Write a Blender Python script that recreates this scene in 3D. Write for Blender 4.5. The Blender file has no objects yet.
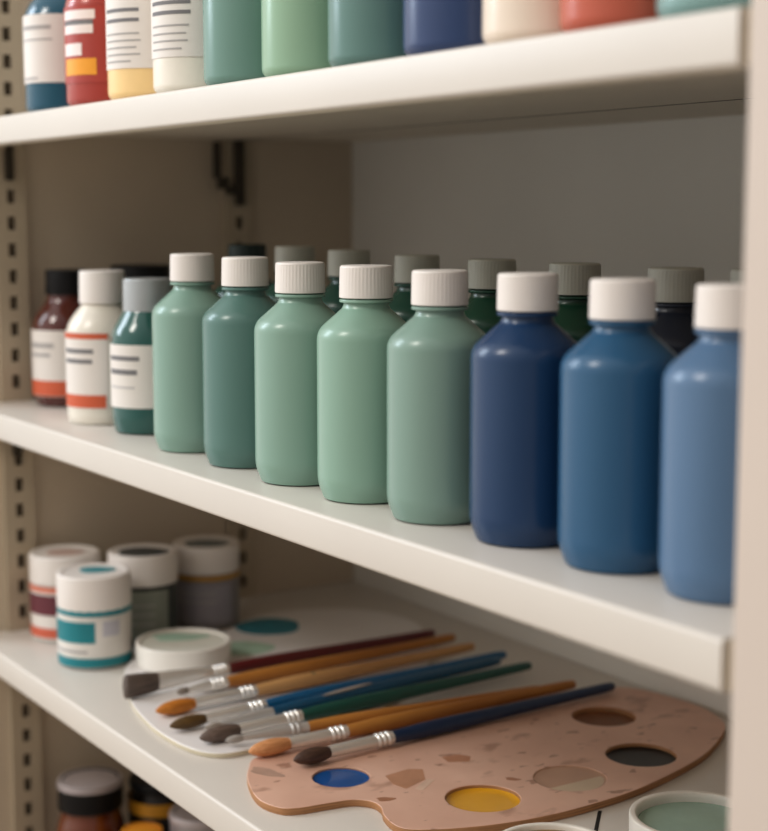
import bpy, bmesh, math, random
from mathutils import Vector, Matrix
random.seed(4)
S = bpy.context.scene
COL = S.collection
PI = math.pi
R = math.radians

# ------------------------------------------------------------------ materials
def lin(c):
    return tuple(((v/255)/12.92 if v/255 <= .04045 else ((v/255+.055)/1.055)**2.4) for v in c)
MATS = {}
def mat(name, rgb, rough=.5, metal=0., coat=0., var=.06, scale=30., bump=0., bscale=200., sss=0., stretch=(1,1,1), spec=.5):
    """plain paint / plastic / metal with a little procedural mottling"""
    if name in MATS: return MATS[name]
    m = bpy.data.materials.new(name); m.use_nodes = True
    nt = m.node_tree; b = nt.nodes['Principled BSDF']
    c = lin(rgb)
    tc = nt.nodes.new('ShaderNodeTexCoord'); mp = nt.nodes.new('ShaderNodeMapping')
    mp.inputs['Scale'].default_value = stretch
    nt.links.new(tc.outputs['Object'], mp.inputs['Vector'])
    nz = nt.nodes.new('ShaderNodeTexNoise'); nz.inputs['Scale'].default_value = scale; nz.inputs['Detail'].default_value = 4
    nt.links.new(mp.outputs['Vector'], nz.inputs['Vector'])
    rp = nt.nodes.new('ShaderNodeValToRGB')
    rp.color_ramp.elements[0].position = .3; rp.color_ramp.elements[1].position = .7
    rp.color_ramp.elements[0].color = (*[v*(1-var) for v in c], 1)
    rp.color_ramp.elements[1].color = (*[min(1, v*(1+var)) for v in c], 1)
    nt.links.new(nz.outputs['Fac'], rp.inputs['Fac'])
    nt.links.new(rp.outputs['Color'], b.inputs['Base Color'])
    b.inputs['Roughness'].default_value = rough
    b.inputs['Metallic'].default_value = metal
    b.inputs['Coat Weight'].default_value = coat
    b.inputs['Coat Roughness'].default_value = .12
    b.inputs['Specular IOR Level'].default_value = spec
    if sss:
        b.inputs['Subsurface Weight'].default_value = sss
        b.inputs['Subsurface Radius'].default_value = (.006, .006, .006)
    if bump:
        n2 = nt.nodes.new('ShaderNodeTexNoise'); n2.inputs['Scale'].default_value = bscale
        nt.links.new(mp.outputs['Vector'], n2.inputs['Vector'])
        bp = nt.nodes.new('ShaderNodeBump'); bp.inputs['Strength'].default_value = bump; bp.inputs['Distance'].default_value = .001
        nt.links.new(n2.outputs['Fac'], bp.inputs['Height']); nt.links.new(bp.outputs['Normal'], b.inputs['Normal'])
    MATS[name] = m
    return m

def wood_palette_mat():
    """pinkish plywood with brown paint stains"""
    m = bpy.data.materials.new('palette_plywood'); m.use_nodes = True
    nt = m.node_tree; b = nt.nodes['Principled BSDF']; L = nt.links
    tc = nt.nodes.new('ShaderNodeTexCoord')
    def noise(scale, detail, stretch=(1,1,1), rot=0):
        mp = nt.nodes.new('ShaderNodeMapping'); mp.inputs['Scale'].default_value = stretch; mp.inputs['Rotation'].default_value = (0,0,rot)
        L.new(tc.outputs['Object'], mp.inputs['Vector'])
        n = nt.nodes.new('ShaderNodeTexNoise'); n.inputs['Scale'].default_value = scale; n.inputs['Detail'].default_value = detail
        L.new(mp.outputs['Vector'], n.inputs['Vector']); return n
    def ramp(n, p0, p1, c0, c1):
        r = nt.nodes.new('ShaderNodeValToRGB'); e = r.color_ramp.elements
        e[0].position, e[1].position = p0, p1; e[0].color, e[1].color = (*c0, 1), (*c1, 1)
        L.new(n.outputs['Fac'], r.inputs['Fac']); return r
    def mix(f, a, c):
        x = nt.nodes.new('ShaderNodeMix'); x.data_type = 'RGBA'
        L.new(f.outputs['Color'], x.inputs['Factor']); L.new(a, x.inputs['A'])
        x.inputs['B'].default_value = (*lin(c), 1); return x.outputs['Result']
    base = ramp(noise(14, 5), .3, .7, lin((208,168,148)), lin((224,186,166)))
    blot = ramp(noise(38, 3, (1,.55,1), .6), .60, .67, (0,0,0), (.50,.50,.50))
    spots = ramp(noise(85, 2, (1,.5,1), -.4), .67, .70, (0,0,0), (.6,.6,.6))
    pale = ramp(noise(24, 3, (.7,1,1), .3), .60, .68, (0,0,0), (.28,.28,.28))
    c = mix(blot, base.outputs['Color'], (146,104,84))
    c = mix(spots, c, (132,88,68))
    c = mix(pale, c, (226,192,172))
    L.new(c, b.inputs['Base Color']); b.inputs['Roughness'].default_value = .42
    return m

def liner_mat(name, c0, c1, scale, axis_stretch, rough=.6):
    """bristles / grain: long streaks along one axis"""
    m = mat(name, c0, rough, var=0)
    nt = m.node_tree
    rp = [n for n in nt.nodes if n.type == 'VALTORGB'][0]
    rp.color_ramp.elements[0].color = (*lin(c0), 1); rp.color_ramp.elements[1].color = (*lin(c1), 1)
    nz = [n for n in nt.nodes if n.type == 'TEX_NOISE'][0]; nz.inputs['Scale'].default_value = scale
    mp = [n for n in nt.nodes if n.type == 'MAPPING'][0]; mp.inputs['Scale'].default_value = axis_stretch
    return m

# ------------------------------------------------------------------ mesh helpers
def obj(name, bm, m, parent=None, smooth=None, kind=None):
    me = bpy.data.meshes.new(name)
    bmesh.ops.recalc_face_normals(bm, faces=bm.faces)
    bm.to_mesh(me); bm.free()
    for k in (m if isinstance(m, (list, tuple)) else [m]): me.materials.append(k)
    if smooth:
        me.polygons.foreach_set('use_smooth', [True]*len(me.polygons))
        me.set_sharp_from_angle(angle=R(smooth))
    o = bpy.data.objects.new(name, me); COL.objects.link(o)
    if parent: o.parent = parent
    if kind: o['kind'] = kind
    return o
def tag(o, label, cat, group=None):
    o['label'] = label; o['category'] = cat
    if group: o['group'] = group
    return o
def thing(name, label, cat, loc=(0,0,0), rotz=0, group=None):
    o = bpy.data.objects.new(name, None); COL.objects.link(o)
    o.empty_display_size = .02
    o.location = loc; o.rotation_euler = (0,0,rotz)
    return tag(o, label, cat, group)
def dup(root, loc, rotz, label, group=None):
    r = root.copy(); COL.objects.link(r); r.location = loc; r.rotation_euler = (0,0,rotz)
    r['label'] = label
    if group: r['group'] = group
    for ch in list(root.children):
        c = ch.copy(); COL.objects.link(c); c.parent = r
        for g in list(ch.children):
            d = g.copy(); COL.objects.link(d); d.parent = c
    return r
def add_box(bm, x0, x1, y0, y1, z0, z1, bevel=0, segs=2):
    r = bmesh.ops.create_cube(bm, size=1, matrix=Matrix.Translation(((x0+x1)/2,(y0+y1)/2,(z0+z1)/2)) @ Matrix.Diagonal((x1-x0,y1-y0,z1-z0,1)))
    if bevel:
        es = list({e for v in r['verts'] for e in v.link_edges})
        bmesh.ops.bevel(bm, geom=es, offset=bevel, segments=segs, affect='EDGES', profile=.5)
    return bm
def box(*a, **k): return add_box(bmesh.new(), *a, **k)
def rounded(pts, n=5):
    """profile of (r, z, fillet) -> list of (r, z) with filleted corners"""
    out = []
    for i, p in enumerate(pts):
        f = p[2] if len(p) > 2 else 0
        if not f or i in (0, len(pts)-1): out.append((p[0], p[1])); continue
        P = Vector(p[:2]); A = Vector(pts[i-1][:2])-P; B = Vector(pts[i+1][:2])-P
        f = min(f, A.length*.49, B.length*.49)
        a = P+A.normalized()*f; b = P+B.normalized()*f
        for k in range(n+1):
            t = k/n
            q = a*(1-t)**2 + P*2*t*(1-t) + b*t*t
            out.append((q.x, q.y))
    return out
def add_lathe(bm, prof, segs=64, ridge=None, closed=True):
    """revolve; ridge=(z0,z1,depth) gives vertical knurling by pulling every other column in"""
    rings = []
    for r, z in prof:
        if r < 1e-6: rings.append([bm.verts.new((0,0,z))]); continue
        ring = []
        for k in range(segs):
            a = 2*PI*k/segs; rr = r
            if ridge and ridge[0] <= z <= ridge[1] and k % 4 >= 2: rr -= ridge[2]
            ring.append(bm.verts.new((rr*math.cos(a), rr*math.sin(a), z)))
        rings.append(ring)
    for A, B in zip(rings, rings[1:]):
        if len(A) == 1 and len(B) == 1: continue
        for k in range(segs):
            j = (k+1) % segs
            if len(A) == 1: bm.faces.new((A[0], B[j], B[k]))
            elif len(B) == 1: bm.faces.new((A[k], A[j], B[0]))
            else: bm.faces.new((A[k], A[j], B[j], B[k]))
    return bm
def lathe(*a, **k): return add_lathe(bmesh.new(), *a, **k)
def patch(r, z0, z1, a0, a1, n=24, thick=.0003):
    """curved label: a thin sheet round a cylinder, angles in degrees (-90 = shelf front)"""
    bm = bmesh.new(); rows = []
    for rr in (r, r+thick):
        rows.append([[bm.verts.new((rr*math.cos(R(a0+(a1-a0)*k/n)), rr*math.sin(R(a0+(a1-a0)*k/n)), z)) for k in range(n+1)] for z in (z0, z1)])
    for k in range(n):
        for lay in rows: bm.faces.new((lay[0][k], lay[0][k+1], lay[1][k+1], lay[1][k]))
        for i in (0, 1): bm.faces.new((rows[0][i][k], rows[0][i][k+1], rows[1][i][k+1], rows[1][i][k]))
    for k in (0, n): bm.faces.new((rows[0][0][k], rows[0][1][k], rows[1][1][k], rows[1][0][k]))
    return bm
def spline(pts, per=8):
    out = []; n = len(pts)
    for i in range(n):
        p0, p1, p2, p3 = (Vector(pts[(i+k-1) % n]) for k in range(4))
        for k in range(per):
            t = k/per
            out.append(.5*((2*p1)+(p2-p0)*t+(2*p0-5*p1+4*p2-p3)*t*t+(3*p1-p0-3*p2+p3)*t**3))
    return out
def slab(name, outline, holes, thick, bev, mats, z):
    """flat board with an outline and round holes, top at z"""
    cu = bpy.data.curves.new(name, 'CURVE'); cu.dimensions = '2D'; cu.fill_mode = 'BOTH'
    cu.extrude = thick/2-bev; cu.bevel_depth = bev; cu.bevel_resolution = 2; cu.offset = -bev
    def add(pts):
        sp = cu.splines.new('POLY'); sp.points.add(len(pts)-1); sp.use_cyclic_u = True
        for q, p in zip(sp.points, pts): q.co = (p[0], p[1], 0, 1)
    add(outline)
    for cx, cy, r in holes: add([(cx+r*math.cos(2*PI*k/56), cy+r*math.sin(2*PI*k/56)) for k in range(56)])
    t = bpy.data.objects.new('tmp', cu); COL.objects.link(t)
    me = bpy.data.meshes.new_from_object(t.evaluated_get(bpy.context.evaluated_depsgraph_get()))
    bpy.data.objects.remove(t); bpy.data.curves.remove(cu)
    me.name = name; me.materials.clear()
    for m in mats: me.materials.append(m)
    for v in me.vertices: v.co.z += z-thick/2
    for p in me.polygons:
        p.material_index = 1 if abs(p.normal.z) < .5 and len(mats) > 1 else 0
    o = bpy.data.objects.new(name, me); COL.objects.link(o)
    return o
def flat_poly(pts, z, thick=.0004):
    bm = bmesh.new()
    top = [bm.verts.new((p[0], p[1], z+thick)) for p in pts]; bot = [bm.verts.new((p[0], p[1], z)) for p in pts]
    bm.faces.new(top); bm.faces.new(bot[::-1])
    for i in range(len(pts)):
        j = (i+1) % len(pts); bm.faces.new((bot[i], bot[j], top[j], top[i]))
    return bm
def ellipse(cx, cy, a, b, ang=0, n=40, wob=0):
    out = []
    for k in range(n):
        t = 2*PI*k/n; s = 1+wob*math.sin(3*t+1)+wob*.6*math.sin(5*t)
        x, y = a*s*math.cos(t), b*s*math.sin(t)
        out.append((cx+x*math.cos(ang)-y*math.sin(ang), cy+x*math.sin(ang)+y*math.cos(ang)))
    return out

# ------------------------------------------------------------------ shared materials
SHELF = mat('shelf_white_paint', (211,205,197), .38, var=.02, scale=9, bump=.06, bscale=160)
UNDER = mat('shelf_underside_brightened', (226,217,202), .55, var=.03, scale=9)  # same white shelf, colour lightened to brighten its shaded underside
WALL  = mat('panel_cream_paint', (204,190,170), .6, var=.03, scale=6, bump=.10, bscale=240)
BACKP = mat('back_board_paint', (232,229,222), .6, var=.03, scale=6, bump=.14, bscale=300)
POST  = mat('upright_cream_paint', (206,194,184), .5, var=.02, scale=8, bump=.05)
FLOOR = mat('floor_board', (176,160,142), .6, var=.1, scale=8, stretch=(1,8,1))
STEEL = mat('standard_painted_steel', (186,172,150), .45, var=.03)
DARK  = mat('slot_shade', (104,90,72), .8)  # dark tone standing in for the shade inside the slots
IRON  = mat('dark_bracket_metal', (66,58,46), .5, metal=.3)
CAPW  = mat('cap_white_plastic', (234,228,223), .42, var=.015)
CAPW_SHADE  = mat('cap_white_shaded', (186,184,172), .5, var=.02)  # white caps, greyed to paint in the shade on the back row
CAPB  = mat('cap_black_plastic', (22,21,22), .5, spec=.25)
CAPS  = mat('cap_silver_plastic', (178,182,184), .35, metal=.25)
LABEL = mat('label_paper', (228,222,216), .55, var=.012)
INK   = mat('label_ink_grey', (174,170,168), .7)
INKD  = mat('label_ink_dark', (126,124,126), .7)
ORANGE= mat('label_orange', (204,98,64), .5)
FERR  = mat('ferrule_metal', (236,234,230), .26, metal=.6, var=.03)
FERRW = mat('ferrule_matte', (206,204,202), .4, metal=.5, var=.03)

# ------------------------------------------------------------------ the setting
XL, YB, YF = -1.633, 1.0, .5254
obj('floor', box(-2.6,.9,-1.4,1.3,-.55,-.52), FLOOR, kind='structure')
obj('wall_left', box(XL-.02,XL,.50,YB+.02,-.52,.72), WALL, kind='structure')
obj('wall_back', box(XL,-.4815,YB,YB+.02,-.52,.72), BACKP, kind='structure')
obj('wall_right', box(-.5115,-.4815,.515,YB,-.52,.72,bevel=.0015), POST, kind='structure')

def shelf(name, ztop, label, drop=True):
    t = thing(name, label, 'shelf', (0,0,ztop))
    x0, x1 = XL+.0005, -.5285
    prof = [(YF,0),(YB-.0005,0),(YB-.0005,-.0088),(.8505,-.0088),(.85,-.0100),(YF+.016,-.0100),(YF+.016,-.0264),(YF,-.0264)]
    bm = bmesh.new()
    A = [bm.verts.new((x0,y,z)) for y,z in prof]; B = [bm.verts.new((x1,y,z)) for y,z in prof]
    n = len(prof); bm.faces.new(A); bm.faces.new(B[::-1])
    for i in range(n):
        j = (i+1) % n; bm.faces.new((A[i],A[j],B[j],B[i]))
    es = [e for e in bm.edges if all(abs(v.co.y-YF) < 1e-5 for v in e.verts) and abs(e.verts[0].co.x-e.verts[1].co.x) > .1]
    bmesh.ops.bevel(bm, geom=es, offset=.0028, segments=4, affect='EDGES', profile=.5)
    bo = obj('board', bm, [SHELF, UNDER], t, smooth=40)
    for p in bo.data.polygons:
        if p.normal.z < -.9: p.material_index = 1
    obj('end_bracket', box(x1+.0002,-.5117,YF+.004,YF+.03,-.0258,-.001,bevel=.001), STEEL, t)
    for y in (.5765,.843):
        bm = box(XL+.0085,XL+.0145,y-.0045,y+.0045,-.058,-.0112 if y > .6 else -.0262,bevel=.0012)
        obj('support_clip', bm, IRON, t)
    return t
sh_top = shelf('shelf', .289, 'upper white shelf carrying the row of labelled and plain paint bottles')
sh_mid = shelf('shelf', 0., 'middle white shelf under the green and blue white-capped bottles')
sh_low = shelf('shelf', -.248, 'lower white shelf carrying the brushes and the wooden palette')
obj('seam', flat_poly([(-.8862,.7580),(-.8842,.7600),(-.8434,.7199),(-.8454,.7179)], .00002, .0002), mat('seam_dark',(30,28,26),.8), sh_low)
obj('crease', box(XL+.001,-.5290,.8485,.8500,-.0104,-.0099), mat('crease_dark',(96,86,72),.8), sh_top)
# small white peg under the right end of the upper shelf
obj('peg', box(-.5290,-.5120,.545,.565,-.0235,-.011,bevel=.003), SHELF, sh_top)

def standard(y, label):
    """slotted steel channel on the left panel with real punched slots"""
    t = thing('slotted_standard', label, 'shelf rail', (XL, y, 0))
    w, hs, hz, pitch, ztop = .0165, .0043, .0068, .0276, .4075
    x = .0082
    bm = bmesh.new()
    def quad(y0,y1,z0,z1):
        bm.faces.new([bm.verts.new(c) for c in ((x,y0,z0),(x,y1,z0),(x,y1,z1),(x,y0,z1))])
    ys = (-w,-hs,hs,w)
    z = .70; zs = []
    c = ztop+pitch*10
    while c > -.51:
        zs.append(c); c -= pitch
    lo, hi = -.519, .70
    quad(-w,-hs,lo,hi); quad(hs,w,lo,hi)
    prev = hi
    for c in zs:
        if c+hz >= prev: continue
        quad(-hs,hs,c+hz,prev); prev = c-hz
        for a,b in (((x,-hs),(.001,-hs)),((x,hs),(.001,hs))):
            bm.faces.new([bm.verts.new(q) for q in ((a[0],a[1],c-hz),(b[0],b[1],c-hz),(b[0],b[1],c+hz),(a[0],a[1],c+hz))])
    quad(-hs,hs,lo,prev)
    for s in (-w,w):
        bm.faces.new([bm.verts.new(q) for q in ((x,s,lo),(.0004,s,lo),(.0004,s,hi),(x,s,hi))])
    obj('channel', bm, STEEL, t)
    obj('slot_shade_strip', box(.0004,.0012,-hs,hs,lo,hi), DARK, t)  # dark strip added behind the plate so the slots look shaded
    return t
standard(.579, 'slotted cream shelf rail near the front edge of the left panel')
standard(.8455, 'slotted shelf rail on the left panel near the back corner')
# dark hook bracket below the upper shelf at the back corner
t = thing('shelf_hook_bracket', 'dark J-shaped hook bracket under the upper shelf at the back corner', 'bracket', (XL+.0086,.83,.21))
bm = box(0,.007,.009,.020,-.004,.068,bevel=.0015); obj('stem', bm, IRON, t)
bm = bmesh.new(); add_box(bm,0,.007,-.018,-.010,.026,.066,bevel=.0015); add_box(bm,0,.007,-.013,-.0005,.014,.027,bevel=.0015); add_box(bm,0,.007,-.003,.0088,.008,.018,bevel=.0015)
obj('hook', bm, IRON, t)

# ------------------------------------------------------------------ bottles
def plastic(name, rgb): return mat(name, rgb, .27, coat=.06, var=.03, scale=14, stretch=(1,1,.15), sss=.0)
BODY = rounded([(0,.0015),(.0275,.0015),(.0302,.0004,.002),(.0347,.0120,.005),(.0347,.1155,.0065),(.0168,.1308,.003),(.0160,.1332,.001),(.0158,.1345),(.0188,.1348,.0006),(.0188,.1368,.0006),(.0150,.1372),(.0150,.1560),(0,.1560)], 6)
CAPP = rounded([(.0153,.1378),(.0189,.1378,.0006),(.0184,.1598,.0022),(0,.1600)], 5)
cap_bm = lambda: lathe(CAPP, 176, ridge=(.1385,.1580,.00035))
def bottle(loc, m, label, cat='bottle', group=None, cap=CAPW, name='paint_bottle', rz=0):
    t = thing(name, label, cat, loc, rz, group)
    obj('body', lathe(BODY, 96), m, t, smooth=50)
    obj('cap', cap_bm(), cap, t, smooth=20)
    return t
front = [
 (-1.2125,0.5862,1.0260,(134,165,152),'pale sage green white-capped bottle, leftmost of the large front-row bottles'),
 (-1.1167,0.5855,1.0230,(92,127,120),'dark teal green white-capped bottle, second large bottle in the front row'),
 (-1.0236,0.5820,1.0135,(136,167,153),'mint green white-capped bottle right beside the dark teal green one'),
 (-0.9362,0.5844,1.0135,(140,172,156),'light mint green white-capped bottle, middle of the three light green ones left of the navy bottle'),
 (-0.8478,0.5851,1.0090,(130,157,146),'sage green white-capped bottle standing directly left of the navy bottle'),
 (-0.7615,0.5894,1.0135,(26,60,98),'dark navy blue white-capped bottle in the front row of the middle shelf'),
 (-0.6778,0.5910,1.0100,(44,91,126),'mid blue white-capped bottle standing right of the navy bottle'),
 (-0.5948,0.5919,1.0100,(88,118,150),'pale blue white-capped bottle partly hidden behind the right upright'),
]
front[3] = (*front[3][:4], 'light mint green white-capped bottle, fourth large bottle in the front row')
for i, (x, y, zs, c, lab) in enumerate(front):
    t = bottle((x,y,0), plastic('plastic_front_%d' % i, c), lab, group='large bottles in the front row')
    t.scale = (.981,.981,zs)
back = [
 (-1.3972,(38,78,66),mat('cap_dark_green',(34,50,46),.5),'dark bottle with a dark green cap behind the pale sage bottle'),
 (-1.3019,(40,80,68),CAPW_SHADE,'dark green shaded-white-capped back-row bottle showing right of the dark teal green bottle'),
 (-1.2056,(40,80,68),CAPW_SHADE,'dark green shaded-white-capped back-row bottle showing between the two mint green bottles'),
 (-1.0983,(38,80,66),CAPW_SHADE,'dark green shaded-white-capped bottle in the back row behind the light mint bottle'),
 (-.9947,(30,74,56),CAPW_SHADE,'dark green shaded-white-capped bottle in the back row left of the navy bottle'),
 (-.8949,(26,68,50),CAPW_SHADE,'dark green shaded-white-capped bottle in the back row, between navy and mid blue'),
 (-.7903,(34,40,54),CAPW_SHADE,'black-blue shaded-white-capped bottle in the back row behind the mid blue bottle'),
 (-.7140,(34,40,54),CAPW_SHADE,'black-blue bottle in the back row almost hidden by the right upright'),
]
for i, (x, c, cp, lab) in enumerate(back):
    t = bottle((x,.735,0), plastic('plastic_back_%d' % i, c), lab, group='bottles in the back row', cap=cp)
    t.scale.z = (1.045,1.045,1.035,1.022,1.016,1.014,1.012,1.02)[i]

# small labelled bottles
def small_bottle(loc, m, label, prof, cap, capprof, name='paint_bottle', ridged=True):
    t = thing(name, label, 'bottle', loc)
    obj('body', lathe(rounded(prof,6), 80), m, t, smooth=45)
    z0, z1 = capprof[0][1], capprof[-1][1]
    obj('cap', lathe(rounded(capprof,4), 120, ridge=(z0+.001,z1-.0025,.0003) if ridged else None), cap, t, smooth=20)
    return t
def label_on(t, r, z0, z1, a0, a1, bars, m=LABEL, name='label'):
    """paper label with printed bars (part label > sub-parts print)"""
    l = obj(name, patch(r+.0002, z0, z1, a0, a1), m, t, smooth=40)
    for (b0, b1, c0, c1, ink) in bars:
        obj('print', patch(r+.0006, b0, b1, c0, c1, 12, .0002), ink, l, smooth=40)
    return l
AMBER = mat('amber_glass', (92,38,24), .10, coat=.5, var=.08)
rB = .036
tb = small_bottle((-1.5718,.6160,0), mat('brown_glass',(86,36,28),.12,coat=.5,var=.05), 'brown bottle with a black cap and an orange-banded label, leftmost on the middle shelf',
  [(0,.002),(.029,.002),(.032,.0005,.002),(.0358,.012,.006),(rB,.088,.014),(.020,.108,.006),(.0185,.118)], CAPB,
  [(.0185,.1145),(.0213,.1145,.0006),(.0208,.1395,.002),(0,.1397)])
label_on(tb, rB, .0115, .079, -150, -15, [(.012,.0275,-150,-15,ORANGE),(.0610,.0660,-98,-44,INK),(.0520,.0555,-98,-50,INK)])
tw = small_bottle((-1.4230,.5936,0), plastic('plastic_small_white',(226,220,208)), 'small white bottle with orange-striped label beside the brown bottle',
  [(0,.0015),(.032,.0015),(.0335,.0005,.002),(.0350,.006,.004),(.0350,.092,.012),(.0185,.113,.006),(.0178,.118)], CAPW,
  [(.0178,.1130),(.0218,.1130,.0006),(.0213,.1436,.002),(0,.1438)])
label_on(tw, .0350, .0155, .087, -150, -16, [(.0810,.0862,-150,-16,ORANGE),(.0165,.0285,-150,-20,ORANGE),(.0675,.0715,-98,-38,INKD),(.0580,.0620,-98,-40,INKD)])
tt = small_bottle((-1.3346,.6003,0), mat('teal_glass',(40,92,86),.12,coat=.5,var=.05), 'small dark teal bottle with a silver-grey cap and a white label',
  [(0,.002),(.028,.002),(.031,.0005,.002),(.0338,.012,.006),(.0340,.090,.016),(.022,.110,.006),(.020,.115)], CAPS,
  [(.020,.1095),(.0222,.1095,.0006),(.0218,.1390,.002),(0,.1392)])
label_on(tt, .0340, .0245, .0810, -150, -14, [(.0670,.0710,-98,-38,INKD),(.0545,.0590,-98,-42,INKD),(.0420,.0440,-98,-46,mat('label_ink_pale',(196,192,190),.7))])
tk = small_bottle((-1.5760,.7010,0), AMBER, 'jar with a wide black cap standing behind the small white and teal bottles',
  [(0,.002),(.030,.002),(.033,.0005,.002),(.034,.010,.005),(.034,.095,.01),(.028,.110,.004),(.028,.118)], CAPB,
  [(.028,.1170),(.0318,.1170,.0006),(.0312,.1425,.002),(0,.1427)])

# upper-shelf bottles (rounder foot, straight wall)
TOPB = rounded([(0,.002),(.028,.002),(.0310,.0005,.003),(.0350,.0045,.004),(.0350,.1060,.010),(.0165,.1290,.005),(.0158,.1345),(.0188,.1348,.0006),(.0188,.1368,.0006),(.0150,.1372),(.0150,.156),(0,.156)],6)
TOPS = [(0,.002),(.028,.002),(.0310,.0005,.003),(.0348,.0045,.004),(.0350,.0930,.014),(.0200,.1120,.006),(.0185,.1200)]
TOPC = [(.0185,.1160),(.0213,.1160,.0006),(.0208,.1400,.002),(0,.1402)]
ZT, YT = .289, .566
a = small_bottle((-1.4460,YT+.003,ZT), mat('deep_teal_plastic',(24,84,106),.2,coat=.4), 'deep teal blue bottle with a white label, leftmost on the upper shelf', TOPS, CAPB, TOPC)
label_on(a, .0350, .0270, .0885, -150, -15, [(.0750,.0785,-98,-38,INK),(.0650,.0665,-98,-36,INK),(.0300,.0320,-98,-62,INK)])
a = small_bottle((-1.3415,YT+.002,ZT), mat('red_plastic',(168,66,56),.25,coat=.3), 'red bottle with white and yellow print blocks on the upper shelf', TOPS, CAPW, TOPC)
REDL = mat('label_red',(172,68,58),.45); YEL = mat('print_yellow',(238,166,52),.5); WPR = mat('print_white',(238,226,222),.5)
label_on(a, .0350, .020, .0850, -150, -15, [(.0735,.0815,-98,-37,WPR),(.0690,.0730,-98,-40,INKD),(.0615,.0690,-98,-40,WPR),(.0430,.0535,-98,-58,WPR),(.0265,.0405,-95,-36,YEL)], m=REDL)
a = small_bottle((-1.2470,YT+.001,ZT), mat('cream_yellow_plastic',(240,208,150),.3,coat=.2), 'cream yellow bottle with a white printed label on the upper shelf', [(p[0],p[1]+(.012 if i>3 else 0),*p[2:]) for i,p in enumerate(TOPS)], CAPW, [(p[0],p[1]+.012,*p[2:]) for p in TOPC])
lines = [(.0700,.0728,-98,-38,INKD),(.0620,.0648,-98,-38,INKD)] + [(z,z+.0013,-98,-a_,INK) for z,a_ in ((.052,38),(.0465,36),(.0410,42),(.0355,37),(.030,50))]
label_on(a, .0350, .0250, .0830, -150, -10, lines)
a = small_bottle((-1.1575,YT+.001,ZT), mat('white_bottle_plastic',(232,226,214),.3,coat=.2), 'white bottle with a white printed label on the upper shelf, left of the sage one', [(p[0],p[1]+(.012 if i>3 else 0),*p[2:]) for i,p in enumerate(TOPS)], CAPW, [(p[0],p[1]+.012,*p[2:]) for p in TOPC])
lines = [(.0665,.0693,-98,-34,INKD),(.0590,.0618,-98,-34,INKD)] + [(z,z+.0013,-98,-a_,INK) for z,a_ in ((.0500,36),(.0440,40),(.0385,38),(.0325,46))]
label_on(a, .0350, .0270, .0800, -150, -14, lines)
tops = [(-1.0663,(112,146,136),'plain dull sage green bottle right of the white labelled bottle on the upper shelf'),
 (-.9762,(146,178,152),'plain pale green bottle on the upper shelf, between sage and grey-teal'),
 (-.8866,(98,132,126),'plain grey-teal bottle left of the dark blue one on the upper shelf'),
 (-.7985,(50,70,110),'plain dark blue bottle on the upper shelf'),
 (-.7183,(228,214,198),'plain cream white bottle between dark blue and orange-red bottles on the upper shelf'),
 (-.6494,(186,94,72),'plain orange-red bottle near the right end of the upper shelf'),
 (-.5753,(130,164,162),'plain light aqua bottle, last at the right end of the upper shelf')]
for i, (x, c, lab) in enumerate(tops):
    t = thing('paint_bottle', lab, 'bottle', (x,YT,ZT), 0, 'plain bottles on the upper shelf')
    obj('body', lathe(TOPB, 80), plastic('plastic_top_%d' % i, c), t, smooth=50)
    obj('cap', cap_bm(), CAPW, t, smooth=20)

# ------------------------------------------------------------------ jars on the lower shelf
ZS = -.248
def jar(loc, r, h, lidh, bodym, label, lidtop=None, topm=None, lidm=None, name='paint_jar', ridged=True):
    t = thing(name, label, 'jar', loc)
    zb = h-lidh
    obj('body', lathe(rounded([(0,.002),(r*.88,.002),(r*.93,.0005,.002),(r*.985,.005,.003),(r*.985,zb-.004,.004),(r*.9,zb-.0005),(r*.86,zb+.004),(r*.86,h-.004),(0,h-.004)],5), 80), bodym, t, smooth=45)
    lid = obj('lid', lathe(rounded([(r*.88,zb),(r,zb,.001),(r,h,.0028),(r*.84,h,.001),(r*.82,h-.0012,.0006),(0,h-.0012)],4), 120, ridge=(zb+.002,h-.004,.0003) if ridged else None), lidm or CAPW, t, smooth=25)
    if topm: obj('lid_spot', flat_poly(ellipse(lidtop[0],lidtop[1],lidtop[2],lidtop[3],R(57),28,.05), h-.0012, .0004), topm, lid)
    return t
JW = mat('jar_white_plastic',(230,224,218),.35,var=.015)
TEAL = mat('jar_teal',(32,132,142),.4)
j = jar((-1.5790,.6100,ZS), .0372, .0910, .030, JW, 'white jar with pink and maroon label bands, leftmost at the back of the lower shelf', (.0,.0,.020,.016), mat('lid_blush',(206,180,170),.5))
label_on(j, .0370, .0060, .0160, -160, 10, [], mat('band_orange',(206,104,78),.5), 'lower_band')
label_on(j, .0370, 0.0540, .0600, -160, 10, [], mat('band_pink',(222,140,118),.5), 'upper_band')
label_on(j, .0370, .0300, .0510, -150, 0, [], mat('band_maroon',(108,52,62),.5), 'label')
j = jar((-1.4700,.5975,ZS), .0368, .0925, .034, JW, 'white jar with a teal label rectangle and teal base band, frontmost on the lower shelf', (-.006,.006,.018,.014), mat('lid_teal_paint',(70,150,160),.4))
label_on(j, .0364, .0030, .0120, -180, 180, [], TEAL, 'base_band')
label_on(j, .0364, .0540, .0595, -180, 180, [], TEAL, 'neck_band')
label_on(j, .0364, .0130, .0520, -165, 25, [(.0275,.0485,-140,-22,TEAL),(.0175,.0200,-98,-34,INK),(.0340,.0490,-10,18,mat('print_lilac',(196,194,202),.6))], mat('jar_label',(226,222,216),.5))
j = jar((-1.5180,.6720,ZS), .0362, .0960, .032, mat('jar_dark',(52,58,54),.3,coat=.2), 'dark jar with a white lid and grey-green label behind the teal-labelled jar', (.004,-.002,.026,.024), mat('lid_dark_paint',(74,78,78),.5))
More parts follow.
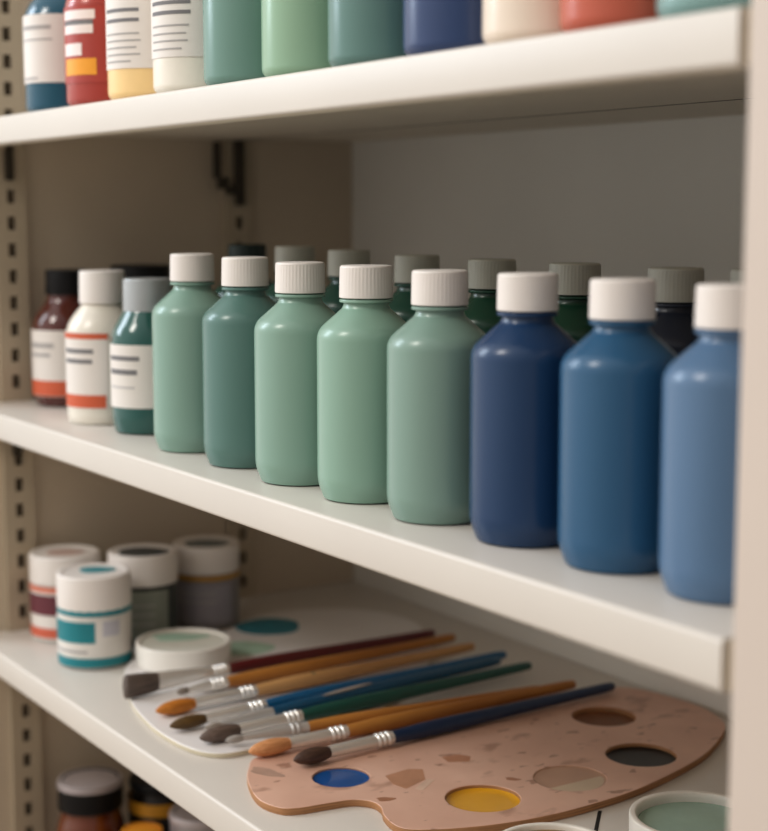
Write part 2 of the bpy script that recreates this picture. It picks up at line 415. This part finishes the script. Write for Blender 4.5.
label_on(j, .0357, .0100, .0600, -160, 20, [(.0440,.0460,-120,-5,INK),(.0340,.0360,-120,-5,INK),(.0240,.0260,-120,-5,INK)], mat('label_grey_green',(146,152,140),.6))
j = jar((-1.5445,.7580,ZS), .0362, .0910, .030, mat('jar_grey',(140,136,138),.4), 'grey jar with white lid and ochre band, rightmost of the back jars', (.004,-.002,.024,.020), mat('lid_slate_paint',(120,128,126),.5))
label_on(j, 0.0361, .0545, .0600, -180, 180, [], mat('band_ochre',(188,142,62),.5), 'ochre_band')
label_on(j, 0.0361, .0080, .0500, -160, 20, [(.0400,.0420,-98,-10,INK),(.0310,.0330,-98,-10,INK)], mat('label_lilac_grey',(158,154,162),.6))

# white palette with paint patches, and the tub standing on it
wout = [(-1.3460,.5784),(-1.3071,.5653),(-1.2735,.5582),(-1.2248,.5523),(-1.1772,.5541),(-1.1487,.5640),(-1.1385,.5850),(-1.1430,.6250),(-1.1530,.6900),(-1.1900,.7750),(-1.2778,.8719),(-1.3760,.9323),(-1.4480,.9420),(-1.5050,.9080),(-1.5300,.8450),(-1.5200,.7950),(-1.4900,.7560),(-1.4640,.7200),(-1.4600,.6800),(-1.4480,.6340),(-1.4081,.6020)]
wp = slab('white_palette', spline(wout,6), [], .005, .0012, [mat('palette_white_enamel',(232,228,226),.35,var=.03,scale=18), mat('palette_white_edge',(206,196,172),.5)], -.243)
tag(wp, 'white oval palette with teal and mint paint patches under the brush heads and white tub', 'palette')
pt = obj('paint_patch', flat_poly(ellipse(-1.478,.7985,.034,.034,0,48,.03), -.24298, .0006), mat('paint_teal_patch',(28,128,146),.4), wp); pt['label'] = 'teal paint patch'
pt = obj('paint_patch', flat_poly(ellipse(-1.4150,.7360,.030,.026,R(57),48,.05), -.24298, .0004), mat('paint_mint_patch',(176,204,184),.4), wp); pt['label'] = 'pale mint paint patch'

def tub(loc, r, h, wallm, label, fills, depth=.006):
    t = thing('paint_tub', label, 'tub', loc)
    obj('body', lathe(rounded([(0,.001),(r*.93,.001),(r*.96,.0003,.001),(r*.99,.004,.003),(r,h,.0015),(r*.90,h,.0015),(r*.885,h-.003,.001),(r*.88,.004),(0,.004)],5), 96), wallm, t, smooth=45)
    for pts, m, lab in fills:
        f = obj('paint', flat_poly(pts, h-depth+(.0007 if 'smear' in lab else 0), .0006), m, t)
        f['label'] = lab
    return t
TUBW = mat('tub_white_plastic',(234,230,222),.35,var=.015)
rt_ = .0470
tub((-1.4005,.6615,-.243), rt_, .0235, TUBW, 'low round white tub with mint paint smears standing on the white palette', [
    (ellipse(0,0,rt_*.875,rt_*.875,0,56), mat('tub_pale_mint',(220,220,210),.4), 'off-white paint'),
    ([(x,y) for x,y in ellipse(-.019,.004,.026,.013,R(60),40,.14)], mat('tub_mint',(172,202,184),.4), 'mint paint smear')], .0032)
r1 = .0475
tub((-.7770,.7550,ZS), r1, .0335, TUBW, 'white-rimmed tub of pale green paint beside the right upright', [(ellipse(0,0,r1*.88,r1*.88,0,56), mat('tub_green_paint',(160,190,176),.25,coat=.3,var=.08,scale=30), 'pale green paint')], .0075)
r2 = .0405
half = lambda a0, a1: [(r2*.88*math.cos(R(a0+(a1-a0)*k/30)), r2*.88*math.sin(R(a0+(a1-a0)*k/30))) for k in range(31)]
tub((-.7955,.6420,ZS), r2, .0302, TUBW, 'white-rimmed tub of teal and ochre paint at the bottom edge, front of the palette', [
    (half(45,225), mat('tub_ochre_paint',(160,116,48),.3,coat=.3), 'ochre brown paint'), (half(-135,45), mat('tub_teal_paint',(30,112,98),.3,coat=.3), 'teal paint')], .0045)

# ------------------------------------------------------------------ wooden palette
pout = [(-1.0720,.5594),(-1.0997,.5753),(-1.1156,.5901),(-1.1288,.6292),(-1.1375,.6917),(-1.1350,.7655),(-1.1290,.8460),(-1.1210,.9130),(-1.1085,.9620),(-1.0914,.9780),(-1.0610,.9870),(-1.0198,.9900),(-.9835,.9796),(-.9616,.9629),(-.9312,.9170),(-.9121,.8728),(-.8935,.8059),(-.8874,.7529),(-.8878,.7077),(-.8943,.6687),(-.9061,.6345),(-.9188,.6120),(-.9326,.6060),(-.9528,.6097),(-.9680,.6165),(-.9815,.6165),(-.9923,.6062),(-.9965,.5844),(-.9995,.5645),(-1.0080,.5520),(-1.0330,.5475)]
ZP = -.242
wells = [(-1.0384,.6244,.0225),(-.9415,.6914,.0285),(-1.0451,.8988,.0280),(-.9512,.8583,.0288),(-.9397,.7744,.0285)]
PALW = wood_palette_mat()
pal = slab('wooden_palette', spline(pout,6), wells, .006, .0008, [PALW, mat('palette_plywood_edge',(170,124,84),.55,var=.25,scale=60,stretch=(.3,.3,14))], ZP)
tag(pal, 'kidney-shaped pinkish wooden palette with round paint wells lying on the lower shelf', 'palette')
def disc(name, w, depth, m, lab, dome=.0007):
    x, y, r = w; r -= .0002
    bm = lathe([(0,-.0059),(r,-.0059),(r,-depth+dome),(r*.93,-depth+dome*.25),(r*.75,-depth),(0,-depth)], 56)
    o = obj(name, bm, m, pal, smooth=60); o.location = (x,y,ZP); o['label'] = lab
    return o
disc('paint_well', wells[0], .0022, mat('well_blue',(24,88,156),.12,coat=.6,var=.04), 'well full of glossy blue paint')
disc('paint_well', wells[1], .0042, mat('well_yellow',(226,168,36),.15,coat=.6,var=.06), 'well of glossy yellow ochre paint', .0016)
disc('paint_well', wells[2], .0056, mat('well_brown',(122,76,44),.4,var=.15), 'well with brown stained bottom')
disc('paint_well', wells[3], .0040, mat('well_black',(12,17,21),.3,var=.05,spec=.3), 'well of black paint')
w5 = disc('paint_well', wells[4], .0014, mat('well_taupe',(188,152,130),.4,var=.05), 'shallow well of dried taupe paint')
obj('pale_half', flat_poly([(.0275*math.cos(R(a)),.0275*math.sin(R(a))) for a in range(-75,76,6)], -.0014, .0002), mat('well_pale',(204,184,160),.4), w5)
for pts, c in (([(-1.0216,.6547),(-1.0250,.6790),(-1.0180,.6880),(-.9980,.6770),(-.9890,.6530),(-1.0020,.6500)],(186,140,112)),
               ([(-.9975,.6780),(-.9850,.6580),(-.9790,.6620),(-.9935,.6830)],(216,186,166)),
               (ellipse(-1.0795,.5800,.016,.007,R(20),24,.12),(176,146,130)),
               ([(-1.0330,.7170),(-1.0310,.7330),(-1.0220,.7380),(-1.0130,.7300),(-1.0210,.7150)],(182,132,104)),
               (ellipse(-.9790,.6280,.007,.004,R(60),18,.15),(168,120,92)),
               (ellipse(-.9620,.7350,.006,.003,R(40),18,.15),(170,122,96))):
    obj('paint_smear', flat_poly(pts, ZP+.00001, .00015), mat('smear_%d_%d' % c[:2], c, .45, var=.1, scale=60), pal)

# ------------------------------------------------------------------ brushes
def brush(tip, end, L, head, ferr, label, hair, handle, rh=.0056, kind='round', hr=.0066, bands=3, ferrm=FERR, rf=None):
    """local +Y runs from the bristle tip to the handle end"""
    d = Vector(end)-Vector(tip); full = d.length
    t = thing('paint_brush', label, 'brush', tip, math.atan2(d.y,d.x)-PI/2)
    t.rotation_euler.x = math.asin(max(-1,min(1,d.z/full)))
    t.rotation_mode = 'XYZ'
    def sweep(prof, segs=32, flat=None):
        """prof: (y, radius, z-squash, x-width factor)"""
        bm = bmesh.new(); rings = []
        for y, r, sq, wf in prof:
            rings.append([bm.verts.new((r*wf*math.cos(2*PI*k/segs), y, r*sq*math.sin(2*PI*k/segs))) for k in range(segs)])
        for A, B in zip(rings, rings[1:]):
            for k in range(segs):
                j = (k+1) % segs; bm.faces.new((A[k],A[j],B[j],B[k]))
        bm.faces.new(rings[0]); bm.faces.new(rings[-1][::-1])
        return bm
    rf = rf or rh*.98
    y1, y2 = head, head+ferr
    if kind == 'round':
        prof = [(0,.0010,1,1)] + [(y1*u, hr*f, .95, 1) for u, f in ((.03,.26),(.08,.46),(.18,.70),(.32,.89),(.48,1.),(.66,.98),(.84,.85),(1.,.66))]
        fr = hr*.70
        fp = [(y1-.001,fr,1,1),(y1+.002,fr*1.04,1,1)]
    else:
        prof = [(0,.0076,1.38,.66),(y1*.03,.0082,1.38,.70),(y1*.35,.0082,1.34,.68),(y1*.75,.0078,1.26,.66),(y1,.0072,1.20,.64)]
        fp = [(y1-.001,.0073,1.22,.66),(y1+.006,.0073,1.22,.68),(y1+ferr*.45,.0064,1.08,.82)]
    obj('bristles', sweep(prof, 40), hair, t, smooth=60)
    yb = y2-.0165
    fp.append((yb-.003,rf,1,1))
    for b in range(bands):
        yy = yb+b*.0050
        fp += [(yy,rf*.93,1,1),(yy+.0008,rf*1.12,1,1),(yy+.0019,rf*1.2,1,1),(yy+.0030,rf*1.12,1,1),(yy+.0038,rf*.93,1,1)]
    fp.append((y2,rf,1,1))
    obj('ferrule', sweep(fp), ferrm, t, smooth=50)
    hl = full
    u = lambda f: y2+(hl-y2)*f
    hp = [(y2-.0005,rf*.96,1,1),(u(.03),rh,1,1),(u(.12),rh*1.16,1,1),(u(.25),rh*1.18,1,1),(u(.5),rh*1.0,1,1),(u(.75),rh*.86,1,1),(u(.95),rh*.80,1,1),(u(.99),rh*.72,1,1),(hl-.0004,rh*.5,1,1),(hl,rh*.2,1,1)]
    obj('handle', sweep(hp), handle, t, smooth=60)
    return t
def hairm(name, c0, c1): return liner_mat(name, c0, c1, 900, (1,.04,1), .55)
def lacq(name, rgb): return mat(name, rgb, .28, coat=.3, var=.10, scale=40, stretch=(1,.12,1))
ZB = -.2362
OCH = liner_mat('handle_ochre_wood', (166,106,44), (192,134,64), 90, (1,.10,1), .4)
TAN = liner_mat('handle_tan_wood', (190,140,88), (214,168,112), 90, (1,.10,1), .4)
brush((-1.3190,.5640,-.2312),(-1.3400,.9200,-.2362),0,.034,.074,'flat brush with square grey-brown bristles and dark red handle, rearmost of the brushes',
      hairm('hair_grey_brown',(70,60,54),(112,98,90)), lacq('handle_dark_red',(96,20,26)), kind='flat')
brush((-1.2945,.6040,ZB),(-1.3145,.9270,ZB),0,.012,.040,'ochre wooden brush lying between the dark red and the tan brushes',
      hairm('hair_hidden_brown',(120,110,100),(150,140,130)), OCH, hr=.0036)
t3 = brush((-1.2536,.5646,ZB),(-1.2762,.9240,ZB),0,.039,.063,'tan wooden round brush with bright orange-brown bristles',
      hairm('hair_orange',(168,98,26),(214,140,52)), TAN, hr=.0070)
brush((-1.2091,.5573,ZB),(-1.2350,.9330,ZB),0,.035,.060,'blue handled round brush with small dark olive bristles',
      hairm('hair_olive',(70,50,22),(112,84,40)), lacq('handle_blue',(12,96,142)), hr=.0060)
bm = bmesh.new(); bmesh.ops.create_uvsphere(bm, u_segments=16, v_segments=8, radius=1, matrix=Matrix.Translation((.0012,.165,.0058)) @ Matrix.Diagonal((.0016,.0035,.0009,1)))
sp = obj('paint_speck', bm, mat('speck_green',(20,104,88),.4), t3, smooth=60); sp['label'] = 'dried green paint speck'
t5 = brush((-1.1880,.5800,ZB),(-1.2200,.9150,ZB),0,.016,.052,'second blue handled brush with a pale streak, between the blue and dark green brushes',
      hairm('hair_pale',(150,140,130),(180,170,160)), lacq('handle_blue_dark',(12,84,120)), hr=.0032, rh=.0054, bands=0, ferrm=FERRW)
bm = bmesh.new()
for s in (0,): bmesh.ops.create_uvsphere(bm, u_segments=20, v_segments=10, radius=1, matrix=Matrix.Translation((.0015,.150,.0064)) @ Matrix.Rotation(R(4),4,'Z') @ Matrix.Diagonal((.0024,.030,.0012,1)))
obj('pale_streak', bm, mat('streak_pale',(190,178,168),.5), t5, smooth=60)
brush((-1.1670,.5649,ZB),(-1.1905,.9297,ZB),0,.038,.062,'dark green handled round brush with plump grey-brown bristles',
      hairm('hair_smoke',(82,68,60),(124,106,96)), lacq('handle_dark_green',(18,84,74)), hr=.0073)
brush((-1.1500,.5800,ZB),(-1.1240,.8900,ZB),0,.016,.059,'ochre wooden brush lying close behind the peach-bristled ochre brush',
      hairm('hair_pale_grey',(150,144,138),(176,170,164)), OCH, hr=.0034, rh=.0050, bands=2, ferrm=FERRW)  # bristles are a plain pale grey
brush((-1.1119,.5818,ZB+.0012),(-1.1175,.9250,-.2354),0,.038,.055,'ochre handled round brush with peach-tipped orange bristles at the palette edge',
      hairm('hair_peach',(196,132,78),(228,170,122)), OCH, hr=.0073)
brush((-1.0736,.6020,-.2345),(-1.0930,.9509,-.2354),0,.034,.062,'navy blue handled round brush with dark brown bristles lying on the wooden palette',
      hairm('hair_dark_brown',(58,38,30),(96,70,56)), lacq('handle_navy',(14,44,82)), hr=.0070)

# ------------------------------------------------------------------ jars below, standing on the cabinet floor
def low_jar(loc, label, capm, topm, bodym, r=.0350, h=.120, lidh=.024, band=None):
    t = thing('paint_jar', label, 'jar', loc)
    zb = h-lidh
    obj('body', lathe(rounded([(0,.002),(r*.9,.002),(r*.96,.0005,.002),(r*1.05,.008,.005),(r*1.05,zb-.024,.012),(r*.88,zb-.006,.004),(r*.86,zb+.004),(0,zb+.004)],6), 80), bodym, t, smooth=45)
    lid = obj('lid', lathe(rounded([(r*.88,zb),(r*.98,zb,.001),(r*.98,h-.006,.001),(r,h-.0058,.001),(r,h,.003),(r*.85,h,.001),(r*.83,h-.001,.0006),(0,h-.001)],4), 100), capm, t, smooth=30)
    obj('lid_disc', lathe([(0,h-.0009),(r*.82,h-.0009),(r*.80,h-.0002),(0,h-.0002)], 60), topm, lid, smooth=40)
    obj('lid_rim', lathe([(r*.86,h+.0001),(r*1.003,h-.003),(r*1.003,h-.006),(r*1.0035,h-.006),(r*1.006,h-.0025),(r*.97,h+.0005),(r*.86,h+.0008)], 80), topm, lid, smooth=60)
    if band: obj('label', patch(r*1.05+.0003, *band[:2], -180, 180, 60), band[2], t, smooth=40)
    return t
LIDM = mat('lid_lilac_metal',(186,176,176),.4,metal=.3)
low_jar((-1.5530,.6220,-.52), 'amber jar with a black lid and pale metal top below the lower shelf', CAPB, LIDM, mat('amber_glass_low',(110,52,22),.1,coat=.5,var=.1), lidh=.030)
low_jar((-1.5400,.6990,-.52), 'dark jar with a yellow band behind the amber jar below the lower shelf', CAPB, CAPB, mat('jar_near_black',(30,24,20),.3), h=.111, lidh=.010, band=(.078,.092,mat('band_yellow',(196,140,36),.5)))
low_jar((-1.4560,.6380,-.52), 'jar with an orange-yellow lid right of the amber jar', mat('lid_orange',(214,138,32),.4), mat('lid_orange_top',(226,150,44),.4), mat('jar_brown_low',(60,34,20),.3), r=.021, h=.092)
low_jar((-1.4330,.6960,-.52), 'jar with a silver-grey lid tucked beneath the lower shelf edge', mat('lid_silver',(170,166,170),.35,metal=.4), LIDM, mat('jar_slate_low',(70,68,70),.3), h=.108)

# ------------------------------------------------------------------ light
def area(name, loc, target, size, energy, color, sy=None):
    l = bpy.data.lights.new(name, 'AREA'); l.energy = energy; l.color = color
    l.shape = 'RECTANGLE'; l.size = size; l.size_y = sy or size
    o = bpy.data.objects.new(name, l); COL.objects.link(o); o.location = loc
    o.rotation_euler = (Vector(target)-Vector(loc)).to_track_quat('-Z','Y').to_euler()
    return o
area('window_light_cool', (-2.75,-.75,1.05), (-1.0,.6,.05), .65, 19, (.78,.89,1.0), 1.0)
area('window_light_warm', (-1.20,-1.45,1.80), (-.95,.6,.0), .60, 25, (1.0,.945,.88), .8)
w = bpy.data.worlds.new('World'); S.world = w; w.use_nodes = True
nt = w.node_tree; bg = nt.nodes['Background']
tc = nt.nodes.new('ShaderNodeTexCoord'); vm = nt.nodes.new('ShaderNodeVectorMath'); vm.operation = 'DOT_PRODUCT'
vm.inputs[1].default_value = Vector((-.75,-.40,.62)).normalized()
nt.links.new(tc.outputs['Generated'], vm.inputs[0])
mr = nt.nodes.new('ShaderNodeMapRange'); mr.inputs['From Min'].default_value = -.4; mr.inputs['From Max'].default_value = 1.
mr.inputs['To Min'].default_value = .41; mr.inputs['To Max'].default_value = 1.3; mr.interpolation_type = 'SMOOTHSTEP'
nt.links.new(vm.outputs['Value'], mr.inputs['Value'])
nt.links.new(mr.outputs['Result'], bg.inputs['Strength'])
bg.inputs['Color'].default_value = (1.0,.965,.925,1)

# ------------------------------------------------------------------ camera
cam = bpy.data.cameras.new('Camera'); co = bpy.data.objects.new('Camera', cam); COL.objects.link(co)
cam.sensor_fit = 'HORIZONTAL'; cam.sensor_width = 36.; cam.lens = 1600/768*36
co.location = (0,0,.1975)
fw = Vector((-.8356,.5347,-.1256)).normalized()
rtv = Vector((.5390,.8423,0)).normalized(); upv = rtv.cross(fw)
co.rotation_euler = Matrix((rtv, upv, -fw)).transposed().to_euler()
cam.clip_start = .02
cam.dof.use_dof = True; cam.dof.focus_distance = 1.14; cam.dof.aperture_fstop = 5.1
S.camera = co
S.view_settings.view_transform = 'Standard'
S.view_settings.look = 'None'
S.view_settings.exposure = -0.03
S.view_settings.gamma = .90
